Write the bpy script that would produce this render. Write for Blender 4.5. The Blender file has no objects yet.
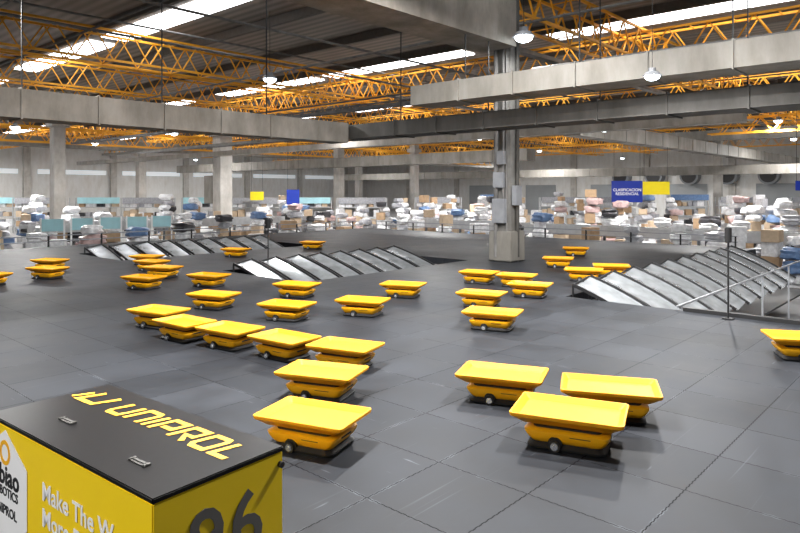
import bpy, bmesh, math, random
from mathutils import Vector, Matrix
random.seed(7)
S = bpy.context.scene
COL = S.collection
AX, AY = 0.670, 0.742          # building axis a ; axis b = (-AY, AX)
ANG = math.atan2(AY, AX)
CAM_H = 1.6
def W(u, v): return (u*AX - v*AY, u*AY + v*AX)

# ------------------------------------------------------------------ materials
def newmat(name):
    m = bpy.data.materials.new(name); m.use_nodes = True
    nt = m.node_tree; b = nt.nodes["Principled BSDF"]
    return m, nt, b
def mat(name, col, rough=0.5, metal=0.0, var=0.12, scale=6.0, bump=0.0, emis=0.0, coat=0.0, stain=0.0, spec=0.5):
    m, nt, b = newmat(name)
    tc = nt.nodes.new("ShaderNodeTexCoord")
    n = nt.nodes.new("ShaderNodeTexNoise"); n.inputs["Scale"].default_value = scale
    n.inputs["Detail"].default_value = 4
    nt.links.new(tc.outputs["Object"], n.inputs["Vector"])
    r = nt.nodes.new("ShaderNodeValToRGB")
    r.color_ramp.elements[0].position = 0.3; r.color_ramp.elements[1].position = 0.7
    c0 = [max(0, c*(1-var)) for c in col]; c1 = [min(1, c*(1+var)) for c in col]
    r.color_ramp.elements[0].color = (*c0, 1); r.color_ramp.elements[1].color = (*c1, 1)
    nt.links.new(n.outputs["Fac"], r.inputs["Fac"])
    out = r.outputs["Color"]
    if stain:      # weathering: vertical runs and blotches
        mp = nt.nodes.new("ShaderNodeMapping"); mp.inputs["Scale"].default_value = (1.5, 1.5, .5)
        nt.links.new(tc.outputs["Object"], mp.inputs["Vector"])
        n2 = nt.nodes.new("ShaderNodeTexNoise"); n2.inputs["Scale"].default_value = 1.2; n2.inputs["Detail"].default_value = 7; n2.inputs["Roughness"].default_value = .7
        nt.links.new(mp.outputs[0], n2.inputs["Vector"])
        r2 = nt.nodes.new("ShaderNodeValToRGB"); r2.color_ramp.elements[0].position = .33; r2.color_ramp.elements[1].position = .62
        k = 1-stain
        r2.color_ramp.elements[0].color = (k, k*.97, k*.92, 1); r2.color_ramp.elements[1].color = (1, 1, 1, 1)
        nt.links.new(n2.outputs["Fac"], r2.inputs["Fac"])
        mx = nt.nodes.new("ShaderNodeMix"); mx.data_type = 'RGBA'; mx.blend_type = 'MULTIPLY'; mx.inputs["Factor"].default_value = 1
        nt.links.new(out, mx.inputs["A"]); nt.links.new(r2.outputs["Color"], mx.inputs["B"]); out = mx.outputs["Result"]
    nt.links.new(out, b.inputs["Base Color"])
    b.inputs["Roughness"].default_value = rough
    b.inputs["Metallic"].default_value = metal
    b.inputs["Specular IOR Level"].default_value = spec
    if coat: b.inputs["Coat Weight"].default_value = coat
    if bump:
        bp = nt.nodes.new("ShaderNodeBump"); bp.inputs["Strength"].default_value = bump
        bp.inputs["Distance"].default_value = 0.02
        nt.links.new(n.outputs["Fac"], bp.inputs["Height"]); nt.links.new(bp.outputs["Normal"], b.inputs["Normal"])
    if emis:
        b.inputs["Emission Color"].default_value = (*col, 1); b.inputs["Emission Strength"].default_value = emis
    return m
M = {}
M['yellow'] = mat('robot_yellow', (0.66, 0.285, 0.003), 0.5, var=0.04, spec=.35)
M['yellow2'] = mat('robot_body_yellow', (0.80, 0.385, 0.004), 0.45, var=0.03, spec=.4)
M['black'] = mat('black_plastic', (0.005, 0.005, 0.006), 0.6)
M['rubber'] = mat('rubber', (0.012, 0.012, 0.012), 0.8)
M['silver'] = mat('silver', (0.75, 0.75, 0.76), 0.25, 0.9, var=0.03)
M['steel'] = mat('galvanised_steel', (0.44, 0.465, 0.485), 0.27, 0.65, var=0.25, scale=4)
M['frame'] = mat('dark_frame', (0.010, 0.010, 0.011), 0.55)
M['rail'] = mat('rail_steel', (0.45, 0.46, 0.47), 0.45, 0.4, var=0.1)
M['railg'] = mat('rail_grey', (0.28, 0.29, 0.31), 0.5, 0.3, var=0.1)
M['dull'] = mat('dull_pipe', (0.16, 0.155, 0.15), 0.9, var=0.3, scale=3)
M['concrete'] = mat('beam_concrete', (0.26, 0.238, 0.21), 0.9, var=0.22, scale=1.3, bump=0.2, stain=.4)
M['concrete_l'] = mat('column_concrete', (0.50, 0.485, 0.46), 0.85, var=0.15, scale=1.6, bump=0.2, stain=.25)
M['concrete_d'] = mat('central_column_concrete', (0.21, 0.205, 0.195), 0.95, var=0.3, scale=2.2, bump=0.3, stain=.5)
M['duct'] = mat('duct_sheet', (0.26, 0.248, 0.225), 0.6, 0.15, var=0.18, scale=0.9, stain=.3)
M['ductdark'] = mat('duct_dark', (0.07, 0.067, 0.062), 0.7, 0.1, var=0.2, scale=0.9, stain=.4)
M['truss'] = mat('truss_yellow_orange', (0.86, 0.39, 0.02), 0.6, var=0.15, scale=0.6)
M['purlin'] = mat('purlin', (0.11, 0.095, 0.082), 0.8)
M['card'] = mat('cardboard', (0.40, 0.27, 0.16), 0.85, var=0.15)
M['card2'] = mat('cardboard_pale', (0.52, 0.40, 0.28), 0.85, var=0.12)
M['bagw'] = mat('bag_white', (0.70, 0.705, 0.72), 0.4, var=0.2, scale=9)
M['bagg'] = mat('bag_grey', (0.33, 0.335, 0.36), 0.45, var=0.2, scale=9)
M['bagb'] = mat('bag_blue', (0.10, 0.18, 0.34), 0.5, var=0.2, scale=9)
M['bagp'] = mat('bag_pink', (0.44, 0.31, 0.30), 0.5, var=0.2, scale=9)
M['bagk'] = mat('bag_black', (0.03, 0.03, 0.035), 0.4, var=0.2, scale=9)
M['teal'] = mat('teal_panel', (0.38, 0.66, 0.72), 0.5, var=0.1, scale=2)
M['sblue'] = mat('sign_blue', (0.008, 0.032, 0.32), 0.4, var=0.03)
M['syel'] = mat('sign_yellow', (0.90, 0.72, 0.01), 0.4, var=0.03)
M['white'] = mat('white_paint', (0.85, 0.85, 0.85), 0.5, var=0.02)
M['cabyel'] = mat('cabinet_yellow', (0.92, 0.64, 0.005), 0.42, var=0.02, scale=3)
M['cabblk'] = mat('cabinet_black', (0.004, 0.0035, 0.004), 0.34, var=0.3, scale=40, spec=.22)
M['inkyel'] = mat('ink_yellow', (0.90, 0.45, 0.006), 0.5, var=0.02)
M['inkgrey'] = mat('ink_grey', (0.13, 0.122, 0.112), 0.5, var=0.02)
M['lamp'] = mat('lamp_glass', (0.86, 0.95, 1.0), 0.3, emis=14)
M['sky'] = mat('skylight_glass', (0.95, 0.97, 1.0), 0.3, emis=6, var=0.02)
M['strip'] = mat('wall_strip_glazing', (0.8, 0.86, 0.9), 0.3, emis=0.3, var=0.05)
M['lowfloor'] = mat('lower_floor', (0.28, 0.28, 0.28), 0.45, var=0.15, scale=0.5)
M['wallm'] = mat('wall_paint', (0.68, 0.68, 0.67), 0.8, var=0.05, scale=0.3, stain=.15)
M['door'] = mat('shutter_grey', (0.13, 0.14, 0.15), 0.5, var=0.1, scale=0.5)

def floor_mat():
    m, nt, b = newmat('platform_tiles')
    N = nt.nodes.new; L = nt.links.new
    def math_(op, a, bb=None):
        n = N("ShaderNodeMath"); n.operation = op
        for i, x in enumerate((a, bb)):
            if x is None: continue
            if isinstance(x, (int, float)): n.inputs[i].default_value = x
            else: L(x, n.inputs[i])
        return n.outputs[0]
    tc = N("ShaderNodeTexCoord"); sp = N("ShaderNodeSeparateXYZ"); L(tc.outputs["Object"], sp.inputs[0])
    X, Y = sp.outputs["X"], sp.outputs["Y"]
    F = 2*math.pi/0.05
    sx = math_('MULTIPLY', math_('SIGN', math_('SINE', math_('MULTIPLY', Y, F))), 0.0018)
    sy = math_('MULTIPLY', math_('SIGN', math_('SINE', math_('MULTIPLY', X, F))), 0.0018)
    cb = N("ShaderNodeCombineXYZ"); L(math_('ADD', X, sx), cb.inputs[0]); L(math_('ADD', Y, sy), cb.inputs[1])
    def brick(mortar, smooth):
        br = N("ShaderNodeTexBrick"); br.offset = 0; br.squash = 1
        br.inputs["Scale"].default_value = 1; br.inputs["Brick Width"].default_value = 0.6
        br.inputs["Row Height"].default_value = 0.6; br.inputs["Mortar Size"].default_value = mortar
        br.inputs["Mortar Smooth"].default_value = smooth; br.inputs["Bias"].default_value = 0
        L(cb.outputs[0], br.inputs["Vector"]); return br
    br = brick(0.0042, .3)
    br.inputs["Color1"].default_value = (0.013, 0.015, 0.019, 1)
    br.inputs["Color2"].default_value = (0.023, 0.0255, 0.031, 1)
    br.inputs["Mortar"].default_value = (0.003, 0.003, 0.004, 1)
    n2 = N("ShaderNodeTexNoise"); n2.inputs["Scale"].default_value = 1.3; n2.inputs["Detail"].default_value = 8
    n2.inputs["Roughness"].default_value = 0.65
    L(tc.outputs["Object"], n2.inputs["Vector"])
    r2 = N("ShaderNodeValToRGB"); r2.color_ramp.elements[0].position = .3; r2.color_ramp.elements[1].position = .75
    r2.color_ramp.elements[0].color = (.55, .55, .55, 1); r2.color_ramp.elements[1].color = (1.4, 1.4, 1.4, 1)
    L(n2.outputs["Fac"], r2.inputs["Fac"])
    mx = N("ShaderNodeMix"); mx.data_type = 'RGBA'; mx.blend_type = 'MULTIPLY'; mx.inputs["Factor"].default_value = 1
    L(br.outputs["Color"], mx.inputs["A"]); L(r2.outputs["Color"], mx.inputs["B"])
    br2 = brick(0.014, .8)
    n3 = N("ShaderNodeTexNoise"); n3.inputs["Scale"].default_value = 2.2; n3.inputs["Detail"].default_value = 6
    n3.inputs["Roughness"].default_value = .75
    L(tc.outputs["Object"], n3.inputs["Vector"])
    r3 = N("ShaderNodeValToRGB"); r3.color_ramp.elements[0].position = .50; r3.color_ramp.elements[1].position = .64
    L(n3.outputs["Fac"], r3.inputs["Fac"])
    mu = math_('MULTIPLY', math_('MULTIPLY', math_('MULTIPLY', br2.outputs["Fac"], math_('SUBTRACT', 1.0, br.outputs["Fac"])), r3.outputs["Color"]), .5)
    for sc_, rng_, amt in (((.6, 30, 1), (.68, .80), .18), ((26, 3.0, 1), (.72, .80), .4), ((3.0, 26, 1), (.73, .81), .35)):
        mp = N("ShaderNodeMapping"); mp.inputs["Scale"].default_value = sc_; L(tc.outputs["Object"], mp.inputs["Vector"])
        n4 = N("ShaderNodeTexNoise"); n4.inputs["Scale"].default_value = 1; n4.inputs["Detail"].default_value = 2; L(mp.outputs[0], n4.inputs["Vector"])
        r4 = N("ShaderNodeValToRGB"); r4.color_ramp.elements[0].position = rng_[0]; r4.color_ramp.elements[1].position = rng_[1]
        L(n4.outputs["Fac"], r4.inputs["Fac"])
        mu = math_('MAXIMUM', mu, math_('MULTIPLY', r4.outputs["Color"], amt))
    mx2 = N("ShaderNodeMix"); mx2.data_type = 'RGBA'
    L(mu, mx2.inputs["Factor"]); L(mx.outputs["Result"], mx2.inputs["A"])
    mx2.inputs["B"].default_value = (0.16, 0.175, 0.20, 1)
    L(mx2.outputs["Result"], b.inputs["Base Color"])
    rr = N("ShaderNodeMapRange"); rr.inputs["To Min"].default_value = 0.42; rr.inputs["To Max"].default_value = 0.66
    L(n2.outputs["Fac"], rr.inputs["Value"]); L(rr.outputs["Result"], b.inputs["Roughness"])
    L(math_('MULTIPLY', math_('SUBTRACT', 1.0, math_('MULTIPLY', br.outputs["Fac"], .75)), .18), b.inputs["Specular IOR Level"])
    bp = N("ShaderNodeBump"); bp.inputs["Strength"].default_value = .2; bp.inputs["Distance"].default_value = .003
    bp.invert = True
    L(br.outputs["Fac"], bp.inputs["Height"]); L(bp.outputs["Normal"], b.inputs["Normal"])
    return m
M['platform'] = floor_mat()
def ribbed(name, col, axis, freq, rough=0.7):
    m, nt, b = newmat(name); N = nt.nodes.new; L = nt.links.new
    tc = N("ShaderNodeTexCoord"); w = N("ShaderNodeTexWave"); w.bands_direction = axis
    w.inputs["Scale"].default_value = freq; w.inputs["Distortion"].default_value = 0
    L(tc.outputs["Object"], w.inputs["Vector"])
    n = N("ShaderNodeTexNoise"); n.inputs["Scale"].default_value = .4; L(tc.outputs["Object"], n.inputs["Vector"])
    a = N("ShaderNodeMath"); a.operation = 'MULTIPLY'; L(w.outputs["Fac"], a.inputs[0]); L(n.outputs["Fac"], a.inputs[1])
    r = N("ShaderNodeValToRGB"); r.color_ramp.elements[0].color = (*[c*.6 for c in col], 1)
    r.color_ramp.elements[1].color = (*[c*1.4 for c in col], 1)
    L(a.outputs[0], r.inputs["Fac"]); L(r.outputs["Color"], b.inputs["Base Color"])
    b.inputs["Roughness"].default_value = rough
    return m
M['roof'] = ribbed('roof_sheet', (0.29, 0.245, 0.205), 'X', 0.8)
M['shutter'] = ribbed('shutter', (0.34, 0.36, 0.37), 'Z', 3)

# ------------------------------------------------------------------ geometry helpers
def box(bm, c, s, rot=None):
    m = Matrix.Translation(c)
    if rot is not None: m = m @ rot.to_4x4()
    m = m @ Matrix.Diagonal((s[0], s[1], s[2], 1))
    return bmesh.ops.create_cube(bm, size=1, matrix=m)['verts']
def beam(bm, p, q, w, h=None, ext=0):
    p, q = Vector(p), Vector(q); d = q-p
    if d.length < 1e-6: return
    r = d.to_track_quat('X', 'Z').to_matrix()
    box(bm, (p+q)/2, (d.length+ext, w, h or w), r)
def cyl(bm, c, r, h, axis='Z', seg=20, r2=None):
    R = {'Z': Matrix.Identity(4), 'X': Matrix.Rotation(math.pi/2, 4, 'Y'), 'Y': Matrix.Rotation(math.pi/2, 4, 'X')}[axis]
    bmesh.ops.create_cone(bm, cap_ends=True, segments=seg, radius1=r, radius2=r if r2 is None else r2, depth=h,
                          matrix=Matrix.Translation(c) @ R)
def rrect(w, d, r, n=5):
    pts = []
    for cx, cy, a0 in ((w/2-r, d/2-r, 0), (-w/2+r, d/2-r, 90), (-w/2+r, -d/2+r, 180), (w/2-r, -d/2+r, 270)):
        for i in range(n+1):
            a = math.radians(a0 + 90*i/n); pts.append((cx+r*math.cos(a), cy+r*math.sin(a)))
    return pts
def loft(bm, secs, n=5):
    rings = []
    for s in secs:
        w, d, r, z = s[:4]; ox = s[4] if len(s) > 4 else 0
        rings.append([bm.verts.new((x+ox, y, z)) for x, y in rrect(w, d, r, n)])
    k = len(rings[0])
    for a, b in zip(rings, rings[1:]):
        for i in range(k): bm.faces.new((a[i], a[(i+1) % k], b[(i+1) % k], b[i]))
    bm.faces.new(list(reversed(rings[0]))); bm.faces.new(rings[-1])
def tomesh(name, bm, m, smooth=False, bevel=0, ang=38):
    if bevel: bmesh.ops.bevel(bm, geom=bm.edges[:], offset=bevel, segments=2, affect='EDGES', clamp_overlap=True)
    bmesh.ops.recalc_face_normals(bm, faces=bm.faces[:])
    me = bpy.data.meshes.new(name); bm.to_mesh(me); bm.free(); me.materials.append(m)
    if smooth:
        for p in me.polygons: p.use_smooth = True
        try: me.set_sharp_from_angle(angle=math.radians(ang))
        except Exception: pass
    return me
def meta(o, label=None, cat=None, group=None, kind=None):
    if label: o["label"] = label
    if cat: o["category"] = cat
    if group: o["group"] = group
    if kind: o["kind"] = kind
    return o
def obj(name, me, loc=(0, 0, 0), rz=0, parent=None):
    o = bpy.data.objects.new(name, me); o.location = loc; o.rotation_euler = (0, 0, rz)
    if parent: o.parent = parent
    COL.objects.link(o); return o
def empty(name, loc, rz=0, size=.2):
    o = bpy.data.objects.new(name, None); o.empty_display_size = size
    o.location = loc; o.rotation_euler = (0, 0, rz); COL.objects.link(o); return o
def building(name, boxes, m, **k):
    bm = bmesh.new()
    u0 = min(b[0] for b in boxes); v0 = min(b[2] for b in boxes); z0 = min(b[4] for b in boxes)
    for b in boxes:
        box(bm, ((b[0]+b[1])/2-u0, (b[2]+b[3])/2-v0, (b[4]+b[5])/2-z0), (b[1]-b[0], b[3]-b[2], b[5]-b[4]))
    o = obj(name, tomesh(name, bm, m), (*W(u0, v0), z0), ANG); meta(o, **k); return o
def duct(b, m, label, flange=2.4, hang=None, fl=.04):
    u0, u1, v0, v1, z0, z1 = b
    rt = empty('air_duct', (*W(u0, v0), z0), ANG); meta(rt, label, "duct")
    bm = bmesh.new(); box(bm, ((u1-u0)/2, (v1-v0)/2, (z1-z0)/2), (u1-u0, v1-v0, z1-z0)); obj('duct_run', tomesh('duct_run', bm, m), parent=rt)
    bm = bmesh.new(); hb = bmesh.new(); along_u = (u1-u0) > (v1-v0); L = max(u1-u0, v1-v0); n = int(L/flange)
    for i in range(1, n):
        t = i*flange
        if along_u: box(bm, (t, (v1-v0)/2, (z1-z0)/2), (fl, v1-v0+.05, z1-z0+.05))
        else: box(bm, ((u1-u0)/2, t, (z1-z0)/2), (u1-u0+.05, fl, z1-z0+.05))
        if hang and i % 2:
            if along_u: box(hb, (t+.1, (v1-v0)/2, (hang-z0)/2+(z1-z0)/2), (.02, .02, hang-z1))
            else: box(hb, ((u1-u0)/2, t+.1, (hang-z0)/2+(z1-z0)/2), (.02, .02, hang-z1))
    o = obj('joint_flanges', tomesh('joint_flanges', bm, m), parent=rt); o["kind"] = "stuff"
    if hang: o = obj('hanger_rods', tomesh('hanger_rods', hb, M['frame']), parent=rt); o["kind"] = "stuff"
    else: hb.free()
class Kit:
    def __init__(s, name): s.name = name; s.parts = []
    def add(s, name, me, loc=(0, 0, 0), rot=(0, 0, 0), label=None): s.parts.append((name, me, loc, rot, label))
    def spawn(s, loc, rz, label, cat, group, scale=1):
        root = empty(s.name, loc, rz); root.scale = (scale,)*3
        meta(root, label, cat, group)
        for n, me, l, r, lab in s.parts:
            o = bpy.data.objects.new(n, me); o.location = l; o.rotation_euler = r; o.parent = root
            if lab: o["label"] = lab
            COL.objects.link(o)
        return root
def text_mesh(name, body, size, m, off=0.0, shear=0.0, extr=0.001, align='CENTER', sp=1.0):
    cu = bpy.data.curves.new(name, 'FONT'); cu.body = body; cu.size = size; cu.offset = off; cu.space_character = sp
    cu.shear = shear; cu.extrude = extr; cu.align_x = align; cu.resolution_u = 3
    t = bpy.data.objects.new(name, cu); COL.objects.link(t)
    dg = bpy.context.evaluated_depsgraph_get(); dg.update()
    me = bpy.data.meshes.new_from_object(t.evaluated_get(dg))
    bpy.data.objects.remove(t); me.materials.clear(); me.materials.append(m)
    return me
GLY = {'U': [[(0, 1), (0, .18), (.16, 0), (1, 0), (1, 1)]], 'N': [[(0, 0), (0, 1), (.84, 1), (1, .82), (1, 0)]], 'I': [[(0, 0), (0, 1)]],
       'P': [[(0, 0), (0, 1), (1, 1), (1, .38), (.3, .38)]],
       'R': [[(0, 0), (0, 1), (1, 1), (1, .42), (.45, .42), (1, 0)]],
       'O': [[(.2, 0), (0, .18), (0, 1), (.84, 1), (1, .82), (1, 0), (.2, 0)]], 'L': [[(0, 1), (0, 0), (.95, 0)]]}
def ribbon(bm, pts, sw, th=.0012):
    pts = [Vector((p[0], p[1])) for p in pts]; n = len(pts); closed = (pts[0]-pts[-1]).length < 1e-6
    if closed: pts = pts[:-1]; n -= 1
    L, R = [], []
    for i in range(n):
        a = pts[i-1] if (i > 0 or closed) else None; b = pts[(i+1) % n] if (i < n-1 or closed) else None; p = pts[i]
        d0 = (p-a).normalized() if a is not None else (b-p).normalized()
        d1 = (b-p).normalized() if b is not None else d0
        n0 = Vector((-d0.y, d0.x)); n1 = Vector((-d1.y, d1.x)); mm = (n0+n1)
        mm = mm.normalized() if mm.length > 1e-4 else n0
        k = min(1.8, 1/max(.3, mm.dot(n0))); L.append(p+mm*sw/2*k); R.append(p-mm*sw/2*k)
    lv = [bm.verts.new((q.x, q.y, th)) for q in L]; rv = [bm.verts.new((q.x, q.y, th)) for q in R]
    lb = [bm.verts.new((q.x, q.y, 0)) for q in L]; rb = [bm.verts.new((q.x, q.y, 0)) for q in R]
    for i in range(n if closed else n-1):
        j = (i+1) % n
        bm.faces.new((lv[i], rv[i], rv[j], lv[j])); bm.faces.new((lb[j], rb[j], rb[i], lb[i]))
        bm.faces.new((lv[j], lb[j], lb[i], lv[i])); bm.faces.new((rv[i], rb[i], rb[j], rv[j]))
    if not closed:
        bm.faces.new((lv[0], lb[0], rb[0], rv[0])); bm.faces.new((rv[-1], rb[-1], lb[-1], lv[-1]))
def stroke_text(word, m, w, h, gap, sw, shear=.2):
    bm = bmesh.new()
    ws = [0 if c == 'I' else w for c in word]; tot = sum(ws)+gap*(len(word)-1); x = -tot/2
    for c, cw in zip(word, ws):
        for pl in GLY[c]: ribbon(bm, [(x+p[0]*cw, p[1]*h) for p in pl], sw)
        x += cw+gap
    for v in bm.verts: v.co.x += v.co.y*shear
    return tomesh('lettering', bm, m)
def placed(name, me, parent, origin, xdir, ydir, label=None):
    x = Vector(xdir); y = Vector(ydir); z = x.cross(y)
    m = Matrix((x, y, z)).transposed().to_4x4(); m.translation = Vector(origin)
    o = bpy.data.objects.new(name, me); o.parent = parent; o.matrix_local = m
    if label: o["label"] = label
    COL.objects.link(o); return o

# ------------------------------------------------------------------ platform
VE = 4.75
H1 = (6.8, 12.6, 14.8, 17.2); H2 = (7.3, 12.2, 8.9, 11.4); HC = (12.43, 13.07, 7.88, 8.52)
us = [-7, 6.8, 7.3, 9, 12.2, 12.43, 12.6, 13.07, 20]; vs = [-8, VE, 7.88, 8.52, 8.9, 11.4, 14.8, 17.2, 20]
bm = bmesh.new(); vd = {}
def gv(u, v):
    if (u, v) not in vd: vd[(u, v)] = bm.verts.new((u, v, 0))
    return vd[(u, v)]
for i in range(len(us)-1):
    for j in range(len(vs)-1):
        cu, cv = (us[i]+us[i+1])/2, (vs[j]+vs[j+1])/2
        if any(h[0] < cu < h[1] and h[2] < cv < h[3] for h in (H1, H2, HC)): continue
        if cu > 9 and cv < VE: continue
        bm.faces.new([gv(us[i], vs[j]), gv(us[i+1], vs[j]), gv(us[i+1], vs[j+1]), gv(us[i], vs[j+1])])
r = bmesh.ops.extrude_face_region(bm, geom=bm.faces[:])
bmesh.ops.translate(bm, verts=[g for g in r['geom'] if isinstance(g, bmesh.types.BMVert)], vec=(0, 0, -0.16))
plat = obj('sorting_platform', tomesh('sorting_platform', bm, M['platform']), (0, 0, 0), ANG)
meta(plat, "raised deck of dark grey interlocking rubber floor tiles", "platform")
kp = Kit('platform_post')
bm2 = bmesh.new(); box(bm2, (0, 0, .62), (.1, .1, 1.24)); box(bm2, (0, 0, .01), (.24, .24, .02))
kp.add('post', tomesh('platform_post', bm2, M['frame']))
for u, v in [(19.8, 5.3), (19.8, 9), (19.8, 14), (19.8, 19.8), (14, 19.8), (8, 19.8), (2, 19.8), (8.9, 1), (8.9, -3), (13, 5.2), (16.5, 5.2)]:
    kp.spawn((*W(u, v), -1.4), ANG, "dark steel post under the edge of the deck", "post", "deck posts")
building('edge_kerb', [(8.94, 9.02, -6, 3.0, 0, .05)], M['frame'], label="low black steel kerb along the open deck edge", cat="kerb")
for (a0, a1, b0, b1) in ((7.32, 12.18, 8.92, 11.38), (6.82, 12.58, 14.82, 17.18), (9.05, 18.8, 3.28, 4.70)):
    building('chute_trough', [(a0, a1, b0, b1, -.88, -.84)], M['frame'], label="black sheet standing in for the shade below the row of chutes", cat="trough", group="chute shade sheets")  # flat black sheet added to darken the pit under the chutes

# ------------------------------------------------------------------ chutes : separate sloped steel panels dropping into the opening, dark side frames, open gaps
def chute_kit(name, width, depth, top, low, roll, dish, fill, seg=9, lat=6):
    k = Kit(name)
    w = width*fill
    def zc(t): return top-(top-low)*(.65*t+.35*t**2)
    bm = bmesh.new(); g = []
    for i in range(seg+1):
        t = i/seg; row = []
        for j in range(lat+1):
            s = -1+2*j/lat
            row.append(bm.verts.new((s*w, depth*(1-t), zc(t)+s*roll-dish*(1-s*s))))
        g.append(row)
    for i in range(seg):
        for j in range(lat): bm.faces.new((g[i][j], g[i][j+1], g[i+1][j+1], g[i+1][j]))
    r = bmesh.ops.extrude_face_region(bm, geom=bm.faces[:])
    bmesh.ops.translate(bm, verts=[q for q in r['geom'] if isinstance(q, bmesh.types.BMVert)], vec=(0, 0, -.010))
    k.add('slide', tomesh('slide', bm, M['steel'], True), label="sloped shiny steel slide")
    for sx in (-1, 1):
        bm = bmesh.new(); x = sx*(w+.014)
        pts = [(depth*(1-i/seg), zc(i/seg)+sx*roll+.012) for i in range(seg+1)]
        for p, q in zip(pts, pts[1:]): beam(bm, (x, *p), (x, *q), .024, .05)
        beam(bm, (x, depth, top+sx*roll), (x, depth, -.6), .024)
        k.add('side_frame', tomesh('side_frame', bm, M['frame']), label="dark side frame")
    bm = bmesh.new(); beam(bm, (-w, depth+.014, top-roll+.008), (w, depth+.014, top+roll+.008), .024)
    k.add('rear_bar', tomesh('rear_bar', bm, M['frame']))
    return k
ck = chute_kit('parcel_chute', .61, 2.15, .17, -.55, .03, .015, .33)
lab = "sloped shiny steel parcel chute with dark side frames"
for i in range(8):
    ck.spawn((*W(H2[0]+.30+i*.61, H2[2]+.08), 0), ANG, lab+" near column", "chute", "chutes in the deck opening by the column")
for i in range(9):
    ck.spawn((*W(H1[0]+.32+i*.62, H1[2]+.1), 0), ANG, lab, "chute", "chutes in the rear deck opening")
ck3 = chute_kit('parcel_chute', .84, 1.40, .19, -.48, .04, .02, .335)
for i in range(10):
    ck3.spawn((*W(9.45+i*.85, 3.30), 0), ANG, "sloped steel chute with dark side frames at deck edge", "chute", "chutes along the open deck edge")
rt = empty('guard_rail', (*W(9.1, 3.1), -1.4), ANG)
meta(rt, "long thin grey steel handrail running beside the edge chutes", "railing")
bm = bmesh.new(); box(bm, (5.5, 0, 1.44), (11.2, .03, .03)); obj('top_rail', tomesh('top_rail', bm, M['railg'], bevel=.005), parent=rt)
bm = bmesh.new(); box(bm, (0, 0, .71), (.028, .028, 1.42)); pm = tomesh('post', bm, M['railg'])
for i in range(6): obj('post', pm, (.1+i*2.15, 0, 0), parent=rt)
def railing(u, v, L, alongv, label):
    rt = empty('guard_rail', (*W(u, v), 0), ANG+(math.pi/2 if alongv else 0)); meta(rt, label, "railing", "rear deck rails")
    for z in (.32, .16):
        bm = bmesh.new(); box(bm, (L/2, 0, z), (L, .03, .03)); obj('rail', tomesh('rail', bm, M['railg']), parent=rt)
    bm = bmesh.new(); box(bm, (0, 0, .16), (.04, .04, .32)); pm = tomesh('post', bm, M['frame'])
    for i in range(int(L/1.5)+1): obj('post', pm, (i*1.5+.05, 0, 0), parent=rt)
railing(19.9, 5.2, 14.6, True, "low steel rail with black posts on the rear deck edge")
railing(-2, 19.9, 21.6, False, "low steel rail with black posts on the side deck edge")

# ------------------------------------------------------------------ robots
rk = Kit('sorting_robot')
bm = bmesh.new()
loft(bm, [(.46, .275, .02, .136), (.50, .315, .022, .142), (.606, .400, .024, .178), (.630, .420, .026, .186), (.635, .425, .026, .203),
          (.632, .422, .024, .206), (.612, .402, .022, .206), (.605, .395, .022, .202), (.552, .345, .02, .174), (.53, .325, .02, .172)], 3)
rk.add('tray', tomesh('tray', bm, M['yellow'], True, ang=22), label="shallow dished yellow tray with raised lips")
bm = bmesh.new()
loft(bm, [(.37, .27, .03, .036), (.40, .29, .035, .042), (.44, .32, .04, .062), (.475, .345, .04, .092), (.478, .35, .04, .108), (.44, .32, .035, .116)])
rk.add('body', tomesh('body', bm, M['yellow2'], True, ang=24), label="wide angular yellow hull")
bm = bmesh.new(); loft(bm, [(.38, .26, .03, .115), (.40, .26, .03, .137)])
rk.add('tilt_mount', tomesh('tilt_mount', bm, M['black']), label="black tray mount")
bm = bmesh.new(); loft(bm, [(.38, .28, .04, .004), (.445, .34, .05, .008), (.45, .345, .05, .020), (.39, .29, .04, .040)])
rk.add('skirt', tomesh('skirt', bm, M['black']), label="low black base")
bm = bmesh.new(); box(bm, (0, 0, 0), (.12, .010, .008)); rk.add('bumper_strip', tomesh('bumper_strip', bm, M['black'], bevel=.003), (.08, -.170, .092))
bm = bmesh.new(); cyl(bm, (0, 0, 0), .040, .02, 'Y', 24); am = tomesh('wheel_arch', bm, M['black'], True)
bm = bmesh.new(); cyl(bm, (0, 0, 0), .033, .03, 'Y', 24); wm = tomesh('wheel', bm, M['rubber'], True)
bm = bmesh.new(); cyl(bm, (0, 0, 0), .021, .036, 'Y', 20); cyl(bm, (0, 0, 0), .009, .044, 'Y', 12); hm = tomesh('wheel_hub', bm, M['silver'], True)
for sy in (-1, 1):
    rk.add('wheel_arch', am, (-.06, sy*.158, .044))
    rk.add('wheel', wm, (-.06, sy*.172, .034)); rk.add('wheel_hub', hm, (-.06, sy*.172, .034), label="silver wheel hub")
bm = bmesh.new(); cyl(bm, (0, 0, 0), .018, .02, 'Y', 16); cm = tomesh('caster', bm, M['rubber'], True)
for sx in (-.13, .13):
    for sy in (-.09, .09): rk.add('caster', cm, (sx, sy, .018))
bm = bmesh.new(); box(bm, (0, 0, 0), (.006, .12, .012)); rk.add('sensor_window', tomesh('sensor_window', bm, M['black']), (.236, 0, .094))
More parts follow.
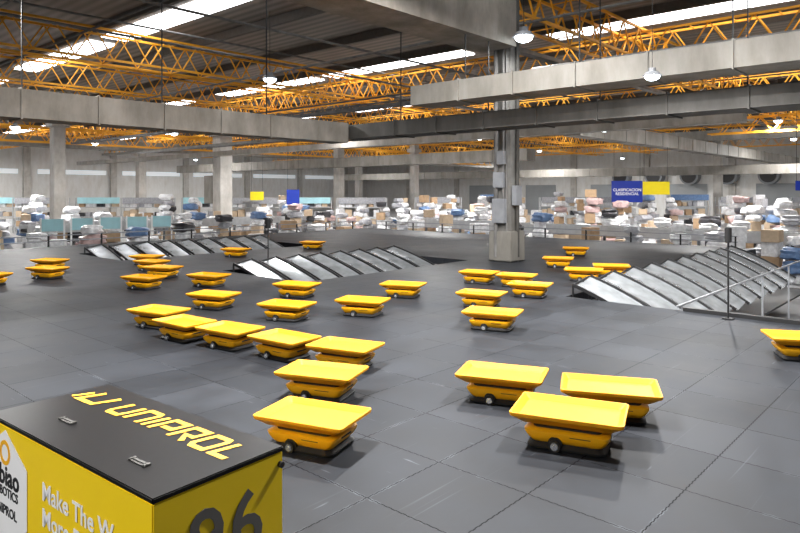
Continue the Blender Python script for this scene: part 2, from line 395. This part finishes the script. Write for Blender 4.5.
RB = [(570, 413, -22, 1.08), (609, 388, -16, 1.06), (503, 374, -20, 1.03), (313, 414, -24, 1.0), (322, 371, -20, 1.0), (345, 345, -24, .98), (284, 337, -34, .98),
      (230, 328, -34, .98), (184, 321, -36, .98), (159, 310, -26, 1), (287, 304, -24, 1), (363, 300, -20, 1), (214, 294, -24, 1), (297, 284, -22, 1),
      (403, 284, -20, 1), (209, 275, -24, 1), (144, 277, -24, 1), (163, 267, -22, 1), (152, 261, -26, 1), (147, 256, -16, 1), (48, 268, -20, 1), (50, 260, -16, 1),
      (-11, 274, -20, 1), (236, 249, -20, 1), (313, 242, -18, 1), (479, 272, -26, 1), (517, 275, -26, 1), (482, 293, -26, 1), (530, 284, -26, 1),
      (493, 312, -24, 1.02), (558, 258, -18, 1), (584, 270, -20, 1.05), (611, 266, -14, 1.05), (576, 248, -18, 1), (804, 338, -14, 1.05)]
rng = random.Random(3)
for px, py, yaw, sc in RB:
    d = 650*(CAM_H-.19)/(py-191); x = (px-400)/650*d
    rk.spawn((round(x, 2), round(d, 2), 0), math.radians(yaw+rng.uniform(-2, 2)),
             "yellow tray-top sorting robot with black base, on the dark deck", "robot", "sorting robots on the deck", sc)

# ------------------------------------------------------------------ cabinet
PH = math.radians(52); CW, CL, CH = .565, 1.34, .595
fc = Vector((-.807, 2.118))
cab = empty('control_cabinet', (fc.x, fc.y, 0), PH)
meta(cab, "yellow cabinet with black lid, slogan on the side and number 96", "cabinet")
bm = bmesh.new(); box(bm, (CW/2, CL/2, CH/2-.01), (CW-.004, CL-.004, CH-.02)); obj('body', tomesh('body', bm, M['cabyel'], bevel=.004), parent=cab)
bm = bmesh.new(); box(bm, (CW/2, CL/2, CH-.010), (CW, CL, .020)); obj('lid', tomesh('lid', bm, M['cabblk'], bevel=.004), parent=cab)["label"] = "near-black lid with amber lettering"
zt = CH+.001
placed('lettering', stroke_text("UNIPROL", M['inkyel'], .096, .120, .050, .025, .22), cab, (.345, .51, zt), (0, -1, 0), (1, 0, 0), "squared amber brand lettering")
bm = bmesh.new()
ribbon(bm, [(-.04, .118), (-.085, .0), (.055, .0), (.10, .118)], .026); ribbon(bm, [(-.10, .09), (-.145, .0)], .022)
placed('emblem', tomesh('emblem', bm, M['inkyel']), cab, (.350, 1.145, zt), (0, -1, 0), (1, 0, 0), "angular amber U-shaped emblem")
lt = text_mesh('slogan', "Make The World\nMore Efficient", .104, M['white'], .0016, align='LEFT')
placed('slogan', lt, cab, (-.0005, .80, .362), (0, -1, 0), (0, 0, 1), "white slogan lettering")
placed('number', text_mesh('number', "96", .31, M['inkgrey'], .004, shear=-.12, sp=1.08), cab, (CW*.55, -.0005, .27), (1, 0, 0), (0, 0, 1), "large dark grey number")
BY = 1.155
bm = bmesh.new(); cyl(bm, (0, 0, 0), .25, .002, 'Z', 6); placed('badge', tomesh('badge', bm, M['white']), cab, (-.0005, BY, .31), (0, -1, 0), (0, 0, 1), "white hexagonal badge")
placed('badge_lettering', text_mesh('bl', "Libiao", .12, M['black'], .003), cab, (-.0025, BY, .325), (0, -1, 0), (0, 0, 1))
placed('badge_lettering', text_mesh('bl', "ROBOTICS", .055, M['black'], .001), cab, (-.0025, BY, .275), (0, -1, 0), (0, 0, 1))
placed('badge_lettering', text_mesh('bl', "UNIPROL", .058, M['black'], .001), cab, (-.0025, BY, .195), (0, -1, 0), (0, 0, 1))
bm = bmesh.new(); bmesh.ops.create_circle(bm, segments=24, radius=.045)
for e in bm.edges[:]:
    p, q = e.verts[0].co.copy(), e.verts[1].co.copy(); beam(bm, p, q, .018, .002)
placed('badge_ring', tomesh('badge_ring', bm, M['inkyel']), cab, (-.0025, BY, .462), (0, -1, 0), (0, 0, 1), "gold ring emblem")
for (lx, ly) in ((.13, .30), (.17, .95)):
    bm = bmesh.new(); box(bm, (0, 0, .002), (.028, .11, .004)); box(bm, (0, 0, .006), (.010, .08, .005))
    box(bm, (0, -.048, .005), (.030, .012, .006)); box(bm, (0, .048, .005), (.030, .012, .006))
    obj('latch', tomesh('latch', bm, M['ductdark'], bevel=.001), (lx, ly, CH), 0, cab)["label"] = "slim dark recessed latch"
bm = bmesh.new(); cyl(bm, (0, 0, 0), .012, .016, 'Y'); obj('corner_knob', tomesh('corner_knob', bm, M['black'], True), (CW-.02, -.008, .53), 0, cab)

# ------------------------------------------------------------------ setting
building('floor', [(-20, 90, -25, 80, -1.5, -1.4)], M['lowfloor'], kind="structure", label="grey concrete hall floor below the deck")
bm = bmesh.new(); box(bm, (0, 0, 0), (98, 105, .1))
o = obj('ceiling', tomesh('ceiling', bm, M['roof']), (*W(34, 30), 7.45), ANG); meta(o, kind="structure", label="brown ribbed roof sheeting")
building('wall_back', [(78, 78.3, -20, 80, -1.4, 7.4)], M['wallm'], kind="structure")
building('wall_left', [(-15, 78, 78, 78.3, -1.4, 7.4)], M['wallm'], kind="structure")
for i in range(9):
    building('trim_%d' % (i+1), [(77.6, 78, -8+i*9.5, -7.3+i*9.5, -1.4, 7.4)], M['concrete_l'], kind="structure")
for i in range(8):
    building('trim_%d' % (i+11), [(6+i*9.5, 6.7+i*9.5, 77.6, 78, -1.4, 7.4)], M['concrete_l'], kind="structure")
for i in range(7):
    building('door_%d' % (i+1), [(77.8, 77.98, -5+i*9.5, -.5+i*9.5, -1.4, 2.4)], M['shutter'], kind="structure")
for i in range(7):
    building('window_%d' % (i+60), [(7.5+i*9.5, 15+i*9.5, 77.85, 77.98, 3.5, 4.0)], M['strip'], kind="structure")
k = 1
for u in (11, 21.7, 32.4, 43.1, 53.8, 64.5):
    for v0, v1 in ((-6, 2.5), (3.5, 12), (16, 24.5), (25.5, 34), (38, 46), (47, 56), (60, 72)):
        hw = .5 if u == 11 else .7
        building('window_%d' % k, [(u-hw, u+hw, v0, v1, 7.33, 7.39)], M['sky'], kind="structure", label="bright roof skylight strip"); k += 1
for i in range(22):
    u = 2.6+i*3.55
    if any(abs(u-s) < .95 for s in (11, 21.7, 32.4, 43.1, 53.8, 64.5)): u += 1.2
    building('roof_purlin', [(u-.07, u+.07, -10, 77, 7.10, 7.39)], M['purlin'], label="dark steel purlin under the roof sheeting", cat="beam", group="roof purlins")

def truss(u, v, L, alongb, z0, h, wd, pitch, cw, bw, label):
    rt = empty('roof_truss', (*W(u, v), z0), ANG+(math.pi/2 if alongb else 0)); meta(rt, label, "truss", "orange roof trusses")
    for y in (-wd/2, wd/2):
        for z in (0, h):
            bm = bmesh.new(); box(bm, (L/2, y, z), (L, cw, cw)); obj('chord', tomesh('chord', bm, M['truss']), parent=rt)
    bm = bmesh.new(); n = int(L/pitch)
    for i in range(n):
        x = i*pitch
        for y in (-wd/2, wd/2):
            beam(bm, (x, y, 0), (x+pitch/2, y, h), bw); beam(bm, (x+pitch/2, y, h), (x+pitch, y, 0), bw)
        for z in (0, h):
            beam(bm, (x, -wd/2, z), (x, wd/2, z), bw*.8)
    o = obj('web_bracing', tomesh('web_bracing', bm, M['truss']), parent=rt); o["kind"] = "stuff"
TL = "yellow-orange painted lattice roof truss below the roof sheeting"
truss(13.2, 8.9, 64, False, 5.95, 1.0, .9, 1.2, .075, .040, TL)
for v in (22.2, 28.8, 35.4, 48.6, 61.8): truss(-4, v, 80, False, 5.98, 1.0, .9, 1.25, .075, .040, TL)
for u in (21.6, 33.2, 45.2, 57.2, 69.2): truss(u, -8, 84, True, 5.9, .95, .6, 1.25, .07, .038, TL)
truss(2, 42.3, 60, False, 4.55, .9, .7, 1.3, .08, .045, "low yellow-orange lattice truss further down the hall")
truss(38.5, -6, 17.5, True, 4.75, .8, .6, 1.3, .08, .045, "low yellow-orange lattice truss crossing the hall")

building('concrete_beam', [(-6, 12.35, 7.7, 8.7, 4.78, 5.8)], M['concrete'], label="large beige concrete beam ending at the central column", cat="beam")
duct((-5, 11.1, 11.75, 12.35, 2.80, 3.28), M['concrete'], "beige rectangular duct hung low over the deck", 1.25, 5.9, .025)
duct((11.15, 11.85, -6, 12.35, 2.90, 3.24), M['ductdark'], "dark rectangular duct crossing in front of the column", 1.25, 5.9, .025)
duct((10.3, 11.05, -6, 9.0, 3.40, 3.80), M['duct'], "wide beige rectangular duct hung over the deck", 1.25, 5.9, .025)
duct((18.9, 19.8, -4, 15.2, 4.9, 5.6), M['duct'], "long beige rectangular air duct under the trusses")
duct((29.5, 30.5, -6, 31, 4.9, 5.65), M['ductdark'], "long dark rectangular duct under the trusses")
duct((44.5, 45.3, -6, 19, 4.85, 5.5), M['duct'], "grey rectangular air duct crossing the hall")
building('cable_tray', [(23.6, 24.1, 6, 60, 3.9, 4.2)], M['duct'], label="grey metal cable tray crossing the hall", cat="cable tray")
building('cable_tray', [(15.4, 15.75, -4, 40, 4.35, 4.45)], M['dull'], label="thin grey cable tray hung across the hall", cat="cable tray")
building('cable_tray', [(20.5, 60, 19.0, 19.35, 5.68, 5.76)], M['dull'], label="thin grey cable tray running along the hall", cat="cable tray")
building('cable_tray', [(14.2, 60, 10.2, 10.5, 5.72, 5.84)], M['duct'], label="thin pale cable tray running along the hall", cat="cable tray")
building('cable_tray', [(17.2, 17.5, -4, 40, 3.75, 3.87)], M['duct'], label="slim pale cable tray hung across the hall", cat="cable tray")
duct((33.2, 34.2, 20, 60, 3.4, 4.1), M['duct'], "pale rectangular duct further down the hall")
duct((54.5, 55.5, 0, 60, 2.9, 3.6), M['duct'], "pale rectangular duct near the rear wall")
duct((10, 70, 45, 46, 4.45, 5.1), M['duct'], "pale rectangular duct near the side wall")
duct((26, 70, 13, 13.8, 4.0, 4.7), M['duct'], "grey rectangular duct running towards the rear wall")
def pipe(u0, v0, u1, v1, z, r, m, label):
    bm = bmesh.new(); p = Vector((*W(u0, v0), 0)); q = Vector((*W(u1, v1), 0)); d = q-p
    cyl(bm, (0, 0, d.length/2), r, d.length, 'Z', 10)
    o = obj('ceiling_pipe', tomesh('ceiling_pipe', bm, m, True), (p.x, p.y, z)); o.rotation_euler = (0, math.pi/2, math.atan2(d.y, d.x))
    meta(o, label, "pipe")
for (a_) in ((14, 2, 14, 40, 5.75), (27, -3, 27, 50, 5.3), (2, 14.0, 60, 14.0, 5.85), (0, 30, 60, 30, 5.8), (40, 0, 40, 60, 5.4), (5, 17.5, 60, 17.5, 5.85), (36, 0, 36, 60, 5.5), (8, -2, 8, 40, 6.3), (2, 20.2, 60, 20.2, 6.9), (31.5, -2, 31.5, 50, 6.6),
             (9, -4, 9, 7.5, 5.9), (16.5, -4, 16.5, 30, 4.7), (18, -4, 18, 36, 5.2), (3, 10.5, 13.9, 10.5, 6.6), (3, 12.8, 50, 12.8, 6.8), (24.8, -4, 24.8, 50, 6.7), (6, -2, 6, 40, 6.75), (12.2, -4, 12.2, 7.2, 4.2), (14.6, -4, 14.6, 30, 3.4)):
    pipe(a_[0], a_[1], a_[2], a_[3], a_[4], .035, M['dull'], "thin grey conduit pipe hung under the roof")

def column(u, v, z0, z1, w, label, m='concrete_l', cap=True):
    rt = empty('column', (*W(u, v), z0), ANG); meta(rt, label, "column", "hall columns")
    bm = bmesh.new(); box(bm, (0, 0, (z1-z0)/2), (w, w, z1-z0)); obj('shaft', tomesh('shaft', bm, M[m], bevel=.03), parent=rt)
    if cap:
        bm = bmesh.new(); box(bm, (0, 0, z1-z0-1.9), (w+.35, w+.35, .35)); obj('capital', tomesh('capital', bm, M[m], bevel=.03), parent=rt)
    return rt
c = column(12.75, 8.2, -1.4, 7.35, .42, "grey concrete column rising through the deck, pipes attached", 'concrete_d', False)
bm = bmesh.new(); cyl(bm, (-.27, .12, 4.6), .05, 6.2, 'Z', 14); cyl(bm, (-.27, -.08, 5.2), .03, 5, 'Z', 12); cyl(bm, (-.26, -.16, 4.2), .02, 5, 'Z', 12)
obj('drain_pipe', tomesh('drain_pipe', bm, M['dull'], True), parent=c)
bm = bmesh.new(); cyl(bm, (.02, -.27, 4.6), .045, 6.2, 'Z', 14); obj('downpipe', tomesh('downpipe', bm, M['ductdark'], True), parent=c)
bm = bmesh.new(); box(bm, (-.30, 0, 2.55), (.14, .34, .55)); box(bm, (-.30, .02, 3.25), (.12, .26, .35)); box(bm, (-.30, -.05, 3.75), (.12, .2, .3)); box(bm, (-.05, -.30, 2.9), (.26, .12, .45))
obj('electrical_box', tomesh('electrical_box', bm, M['railg'], bevel=.01), parent=c)
bm = bmesh.new(); box(bm, (0, 0, 1.75), (.60, .60, .68)); obj('base_casing', tomesh('base_casing', bm, M['duct'], bevel=.02), parent=c)["label"] = "pale concrete base casing"
for u, v in ((14.6, 39.8), (24.6, 38.4), (35.8, 39), (47, 40.6), (30, 61), (61, 17.5), (60, 61.5)):
    q = column(u, v, -1.4, 7.35, (.95 if u == 24.6 else .65) if v < 50 else .75, "pale concrete column with a big grey box on it" if u == 24.6 else "pale concrete column on the hall floor")
    if u == 24.6:
        bm = bmesh.new(); box(bm, (-.1, 1.0, 3.1), (.8, 1.0, 1.9)); obj('equipment_box', tomesh('equipment_box', bm, M['duct'], bevel=.02), parent=q)["label"] = "large grey equipment box"

lk = Kit('high_bay_lamp')
bm = bmesh.new(); cyl(bm, (0, 0, .08), .25, .10, 'Z', 24, .17); cyl(bm, (0, 0, .18), .10, .12, 'Z', 16); lk.add('housing', tomesh('housing', bm, M['railg'], True), label="grey round housing")
bm = bmesh.new(); bmesh.ops.create_uvsphere(bm, u_segments=20, v_segments=10, radius=.20, matrix=Matrix.Translation((0, 0, .02)) @ Matrix.Diagonal((1, 1, .6, 1))); lk.add('lens', tomesh('lens', bm, M['lamp'], True), label="glowing bluish white domed lens")
bm = bmesh.new(); cyl(bm, (0, 0, 1.2), .008, 2.1, 'Z', 6); lk.add('cord', tomesh('cord', bm, M['black']))
def add_light(parent, e, loc, size=.4):
    l = bpy.data.lights.new('lamp_light', 'AREA'); l.shape = 'DISK'; l.size = size; l.energy = e; l.color = (1, .985, .965)
    o = bpy.data.objects.new('lamp_light', l); o.location = loc; o.parent = parent; COL.objects.link(o)
LL = "round high-bay lamp glowing bluish white, hung from the roof, some added for extra light"
for px, py, z, sc_ in [(524, 38, 4.85, .95), (652, 77, 3.30, .55), (426, 104, 4.85, .9), (270, 80, 4.5, .8), (15, 128, 4.3, .9), (174, 134, 4.6, .9), (604, 130, 4.2, .9), (95, 144, 4.6, 1), (330, 128, 4.85, 1)]:
    d = 650*(z-CAM_H)/(191-py); x = (px-400)/650*d
    r_ = lk.spawn((round(x, 2), round(d, 2), z), 0, LL, "lamp", "high-bay lamps", sc_); add_light(r_, 70 if px == 524 else 200, (0, 0, -.16))
for x, y, e in ((-1.5, 5.0, 950), (2.8, 5.6, 750), (-8, 11, 480), (0.5, 9.5, 500), (9.5, 10, 380), (-5, -2, 650)):  # out-of-view lamps, mostly added for extra light, the last for the cabinet side
    r_ = lk.spawn((x, y, 5.2), 0, LL, "lamp", "high-bay lamps"); add_light(r_, e, (0, 0, -.16), .25)
for u, v in ((26, 8), (26, 21), (38, 8), (37, 26), (26, 32.3), (10, 31.5), (52, 10), (52, 30), (66, 20), (12, 50), (30, 52), (50, 52), (66.5, 42.5), (68, 5), (40, 68), (20, 70), (70, 30)):  # far-hall lamps added to brighten the walls and background goods
    r_ = lk.spawn((*W(u, v), 5.2), 0, LL, "lamp", "high-bay lamps"); add_light(r_, 900, (0, 0, -.16), .6)

def sensor_post(x, y, h, label):
    rt = empty('sensor_post', (x, y, 0), ANG); meta(rt, label, "post", "sensor posts")
    bm = bmesh.new(); cyl(bm, (0, 0, h/2), .012, h, 'Z', 12); obj('pole', tomesh('pole', bm, M['frame'], True), parent=rt)
    bm = bmesh.new(); box(bm, (0, 0, .008), (.12, .12, .016)); obj('foot', tomesh('foot', bm, M['frame'], bevel=.003), parent=rt)
    bm = bmesh.new(); box(bm, (0, 0, h-.09), (.11, .06, .19)); obj('sensor_box', tomesh('sensor_box', bm, M['black'], bevel=.01), parent=rt)
sensor_post(4.10, 8.12, 1.14, "thin black post with sensor box at the deck edge")
sensor_post(-2.80, 13.80, .99, "thin black post with sensor box beside the chutes")

def sign(x, y, z, w, h, m, label, lines=None, rz=0.0, top=5.9, ts=.26):
    rt = empty('hanging_sign', (x, y, z), rz); meta(rt, label, "sign")
    bm = bmesh.new(); box(bm, (0, 0, 0), (w, .05, h)); obj('board', tomesh('board', bm, m, bevel=.008), parent=rt)
    for sx in (-1, 1):
        bm = bmesh.new(); box(bm, (sx*w*.42, 0, (top-z+h/2)/2), (.015, .015, top-z-h/2)); obj('hanger', tomesh('hanger', bm, M['frame']), parent=rt)
    if lines:
        placed('lettering', text_mesh('lettering', lines, ts, M['white'], .003), rt, (0, -.028, .02), (1, 0, 0), (0, 0, 1), "white capital lettering")
sign((627-400)/650*34, 34, 1.57, 1.62, 1.12, M['sblue'], "blue hanging sign with white capital lettering", "CLASIFICACION\nRESIDENCIAL", ts=.205, top=3.9)
sign((656.5-400)/650*34, 34.1, 1.75, 1.45, .68, M['syel'], "plain yellow hanging sign beside the blue one", top=3.9)
sign((293-400)/650*46, 46, 1.1, .9, 1.2, M['sblue'], "small plain blue hanging sign")
sign((257-400)/650*46, 46, 1.25, .95, .6, M['syel'], "small plain yellow hanging sign")
sign((802-400)/650*30, 30, 1.85, .6, .45, M['sblue'], "small plain blue hanging sign near the edge parcels")

# ------------------------------------------------------------------ background goods
def parcel_box(m, s):
    bm = bmesh.new(); box(bm, (0, 0, s[2]/2), s); return tomesh('parcel', bm, m, bevel=.012)
def parcel_bag(m, s, seed, sub=3):
    bm = bmesh.new(); bmesh.ops.create_icosphere(bm, subdivisions=sub, radius=.5)
    rr = random.Random(seed); ph = [rr.uniform(0, 6) for _ in range(6)]
    for v in bm.verts:
        x, y, z = v.co
        f = lambda t: math.copysign(abs(t*2)**.55/2, t)
        x, y, z = f(x), f(y), f(z)
        k_ = 1+.12*math.sin(9*x+ph[0])*math.sin(8*y+ph[1])+.10*math.sin(14*z+ph[2]+6*x)
        v.co = (x*s[0]*k_, y*s[1]*k_, (z*k_+.5)*s[2])
    mn = min(v.co.z for v in bm.verts)
    for v in bm.verts: v.co.z -= mn
    mxz = max(v.co.z for v in bm.verts)
    return tomesh('parcel', bm, m, True), mxz
BX, BG, ALLP = [], [], []
for m_, nme in (('card', 'brown cardboard carton'), ('card2', 'pale cardboard carton'), ('bagw', 'white carton')):
    for s_ in ((.62, .48, .36), (.44, .44, .44), (.36, .30, .26)):
        BX.append(('cardboard_box', parcel_box(M[m_], s_), s_[2], nme)); ALLP.append((BX[-1][1], s_[2]))
for i, (m_, c_) in enumerate((('bagw', 'white'), ('bagw', 'white'), ('bagg', 'grey'), ('bagb', 'blue'), ('bagw', 'white'), ('bagk', 'black'), ('bagw', 'white'), ('bagg', 'grey'), ('bagw', 'white'), ('bagp', 'pink'), ('bagg', 'grey'), ('bagw', 'white'), ('bagw', 'white'), ('bagw', 'white'))):
    s_ = (.72, .6, .34) if i % 2 else (.54, .48, .27)
    me_, hz = parcel_bag(M[m_], s_, i); BG.append(('parcel_sack', me_, hz, 'bulging %s plastic sack' % c_))
    me2, hz2 = parcel_bag(M[m_], s_, i, 2); ALLP.append((me2, hz2)); ALLP.append((me2, hz2))
cnt = {'cardboard_box': 0, 'parcel_sack': 0}
def stack(u, v, n, zt=-1.4, bag=.66):
    z = zt
    for i in range(n):
        nm, me, h, lab_ = random.choice(BG if random.random() < bag else BX)
        if cnt[nm] >= 298: return
        x, y = W(u+random.uniform(-.07, .07), v+random.uniform(-.07, .07))
        o = obj(nm, me, (x, y, z), ANG+random.uniform(-.6, .6)); z += h
        meta(o, lab_ + " in a stack on the hall floor", "box" if nm == 'cardboard_box' else "sack", "stacked parcels"); cnt[nm] += 1
R = random.choice
for i in range(20): stack(21.1+(i % 2)*.8, 4.0+i*.78, R((3, 4, 5, 6)))
for i in range(26):
    stack(1.0+i*.78, 21.2+(i % 2)*.8, R((3, 3, 4)) if i < 8 else R((3, 4, 5, 5)))
for i in range(14): stack(12.6+i*.75, .6+(i % 3)*.75, R((1, 2, 3)), bag=.75)
for i in range(8): stack(10.6+i*.9, -1.6+(i % 2)*.85, R((1, 2)), bag=.75)
for i in range(26): stack(25.2+(i % 2)*.8, 1.0+i*.82, R((3, 5, 6, 6)))
for i in range(16): stack(9+i*.95, 25.8+(i % 2)*.8, R((3, 5, 6)))
heap = bmesh.new(); hm_list = []
for me, _ in ALLP:
    if me.materials[0] not in hm_list: hm_list.append(me.materials[0])
def heap_add(u, v, n):
    z = -1.4
    for i in range(n):
        me, h = random.choice(ALLP); x, y = W(u+random.uniform(-.2, .2), v+random.uniform(-.2, .2))
        nf = len(heap.faces); nv = len(heap.verts); heap.from_mesh(me)
        heap.verts.ensure_lookup_table(); heap.faces.ensure_lookup_table()
        mt = Matrix.Translation((x, y, z)) @ Matrix.Rotation(random.uniform(0, 3), 4, 'Z')
        bmesh.ops.transform(heap, matrix=mt, verts=heap.verts[nv:])
        idx = hm_list.index(me.materials[0])
        for f in heap.faces[nf:]: f.material_index = idx
        z += h
for i in range(90): heap_add(28.2+(i % 4)*.65, -1+i*.33, int(5+1.8*math.sin(i*.33)+R((0, 1, 1.6))))
for i in range(70): heap_add(36.5+(i % 3)*.8, -2+i*.48, int(5.8+1.8*math.sin(i*.6)+R((0, 1, 1.6))))
for i in range(90): heap_add(-4+i*.38, 29.6+(i % 4)*.65, int(5+1.8*math.sin(i*.36)+R((0, 1, 1.6))))
hme = bpy.data.meshes.new('parcel_heap'); heap.to_mesh(hme); heap.free()
for m_ in hm_list: hme.materials.append(m_)
o = obj('parcel_heap', hme); meta(o, "dense heap of white sacks and cardboard cartons on the hall floor", "parcels", kind="stuff")

pk = Kit('partition_panel')
bm = bmesh.new(); box(bm, (0, 0, 1.82), (.66, .05, .42)); pk.add('board', tomesh('board', bm, M['teal'], bevel=.01), label="pale turquoise board")
bm = bmesh.new(); box(bm, (0, 0, 1.03), (.05, .07, 2.06)); pmh = tomesh('upright', bm, M['white'])
for sx in (-.36, .36): pk.add('upright', pmh, (sx, 0, 0))
for i, u in enumerate((1.4, 2.4, 3.4, 4.4, 5.4, 6.4, 8.6, 9.6, 10.6, 11.6, 12.6)):
    pk.spawn((*W(u, 23.9), -1.4), ANG-.5, "small pale turquoise partition board on white uprights", "panel", "turquoise partition panels")
bk = Kit('belt_conveyor')
bm = bmesh.new(); box(bm, (0, 0, 1.45), (6, .8, .12)); bk.add('belt', tomesh('belt', bm, M['black'], bevel=.02))
bm = bmesh.new(); box(bm, (0, 0, 1.5), (6.05, .06, .34)); sm = tomesh('side_guard', bm, M['rail'])
for sy in (-.44, .44): bk.add('side_guard', sm, (0, sy, 0))
bm = bmesh.new(); box(bm, (0, -.4, .72), (.08, .08, 1.44)); box(bm, (0, .4, .72), (.08, .08, 1.44)); box(bm, (0, 0, .5), (.06, .8, .06)); lm = tomesh('leg_frame', bm, M['door'])
for sx in (-2.6, 0, 2.6): bk.add('leg_frame', lm, (sx, 0, 0))
for i in range(3): bk.spawn((*W(23.4, 4.6+i*6.3), -1.4), ANG+math.pi/2, "long belt conveyor with pale side guards on dark legs", "conveyor", "belt conveyors")
for i in range(2): bk.spawn((*W(12+i*6.3, 27.9), -1.4), ANG, "long belt conveyor with pale side guards on dark legs", "conveyor", "belt conveyors")

def rack_kit(name, m_board, L=3.2, Ht=2.5):
    k = Kit(name)
    bm = bmesh.new(); box(bm, (0, 0, Ht/2), (.07, .07, Ht)); up = tomesh('upright', bm, M['rail'])
    for x in (-L/2, L/2):
        for y in (-.4, .4): k.add('upright', up, (x, y, 0))
    bm = bmesh.new(); box(bm, (0, 0, 0), (L, .85, .05)); sh = tomesh('shelf', bm, M['rail'])
    for z in (.4, 1.1, 1.8): k.add('shelf', sh, (0, 0, z))
    bm = bmesh.new(); box(bm, (0, 0, 0), (L*.94, .04, .45)); k.add('board', tomesh('board', bm, m_board), (0, -.42, Ht-.2), label="coloured display board")
    rr = random.Random(len(name)+int(L*7)+len(m_board.name))
    for j, z in enumerate((.425, 1.125, 1.825)):
        x = -L/2+.35
        while x < L/2-.35:
            w_ = rr.uniform(.3, .55); h_ = rr.uniform(.25, .55)
            bm = bmesh.new(); box(bm, (0, 0, h_/2), (w_, .5, h_))
            k.add('storage_bin', tomesh('storage_bin', bm, M[rr.choice(('card', 'card2', 'bagw', 'bagg', 'bagg', 'bagw', 'bagk'))], bevel=.02), (x, -.05, z)); x += w_+.08
    return k
tk = rack_kit('storage_rack', M['teal']); wk = rack_kit('storage_rack', M['bagg'], 3.6); gk = rack_kit('storage_rack', M['bagb'], 3.0, 2.7)
for i in range(9):
    (tk if i % 2 == 1 else wk).spawn((-34+i*3.9, 47.5+(.9 if i % 2 else 0), -1.4), .1, "tall stocked steel rack with a turquoise board on top" if i % 2 == 1 else "tall stocked steel rack with a grey board", "rack", "storage racks")
for i in range(7):
    (gk if i % 3 == 1 else wk).spawn((3+i*4.9, 51+(1.5 if i % 2 else 0), -1.4), -.1, "tall stocked steel rack with a blue board" if i % 3 == 1 else "tall stocked steel rack with a grey board", "rack", "storage racks")

fk = Kit('wall_fan')
bm = bmesh.new(); cyl(bm, (0, 0, 0), 1.0, 1.2, 'X', 24); fk.add('drum', tomesh('drum', bm, M['door'], True))
bm = bmesh.new(); cyl(bm, (-.62, 0, 0), .80, .06, 'X', 24); fk.add('grille', tomesh('grille', bm, M['black'], True))
for i in range(10):
    fk.spawn((*W(76.9, -3+i*4), 3.3), ANG, "dark round fan drum mounted high on the rear wall", "fan", "wall fans")

# ------------------------------------------------------------------ world, light, camera
w = bpy.data.worlds.new('hall_surround'); S.world = w; w.use_nodes = True
bg = w.node_tree.nodes["Background"]; bg.inputs["Color"].default_value = (.95, .97, 1, 1); bg.inputs["Strength"].default_value = 0.32
cd = bpy.data.cameras.new('camera'); cd.sensor_width = 36; cd.lens = 36*650/800
cd.shift_y = -(266.5-191)/800; cd.clip_end = 400
co = bpy.data.objects.new('camera', cd); co.location = (0, 0, CAM_H); co.rotation_euler = (math.pi/2, 0, 0)
COL.objects.link(co); S.camera = co
S.view_settings.view_transform = 'Standard'; S.view_settings.exposure = 0.05
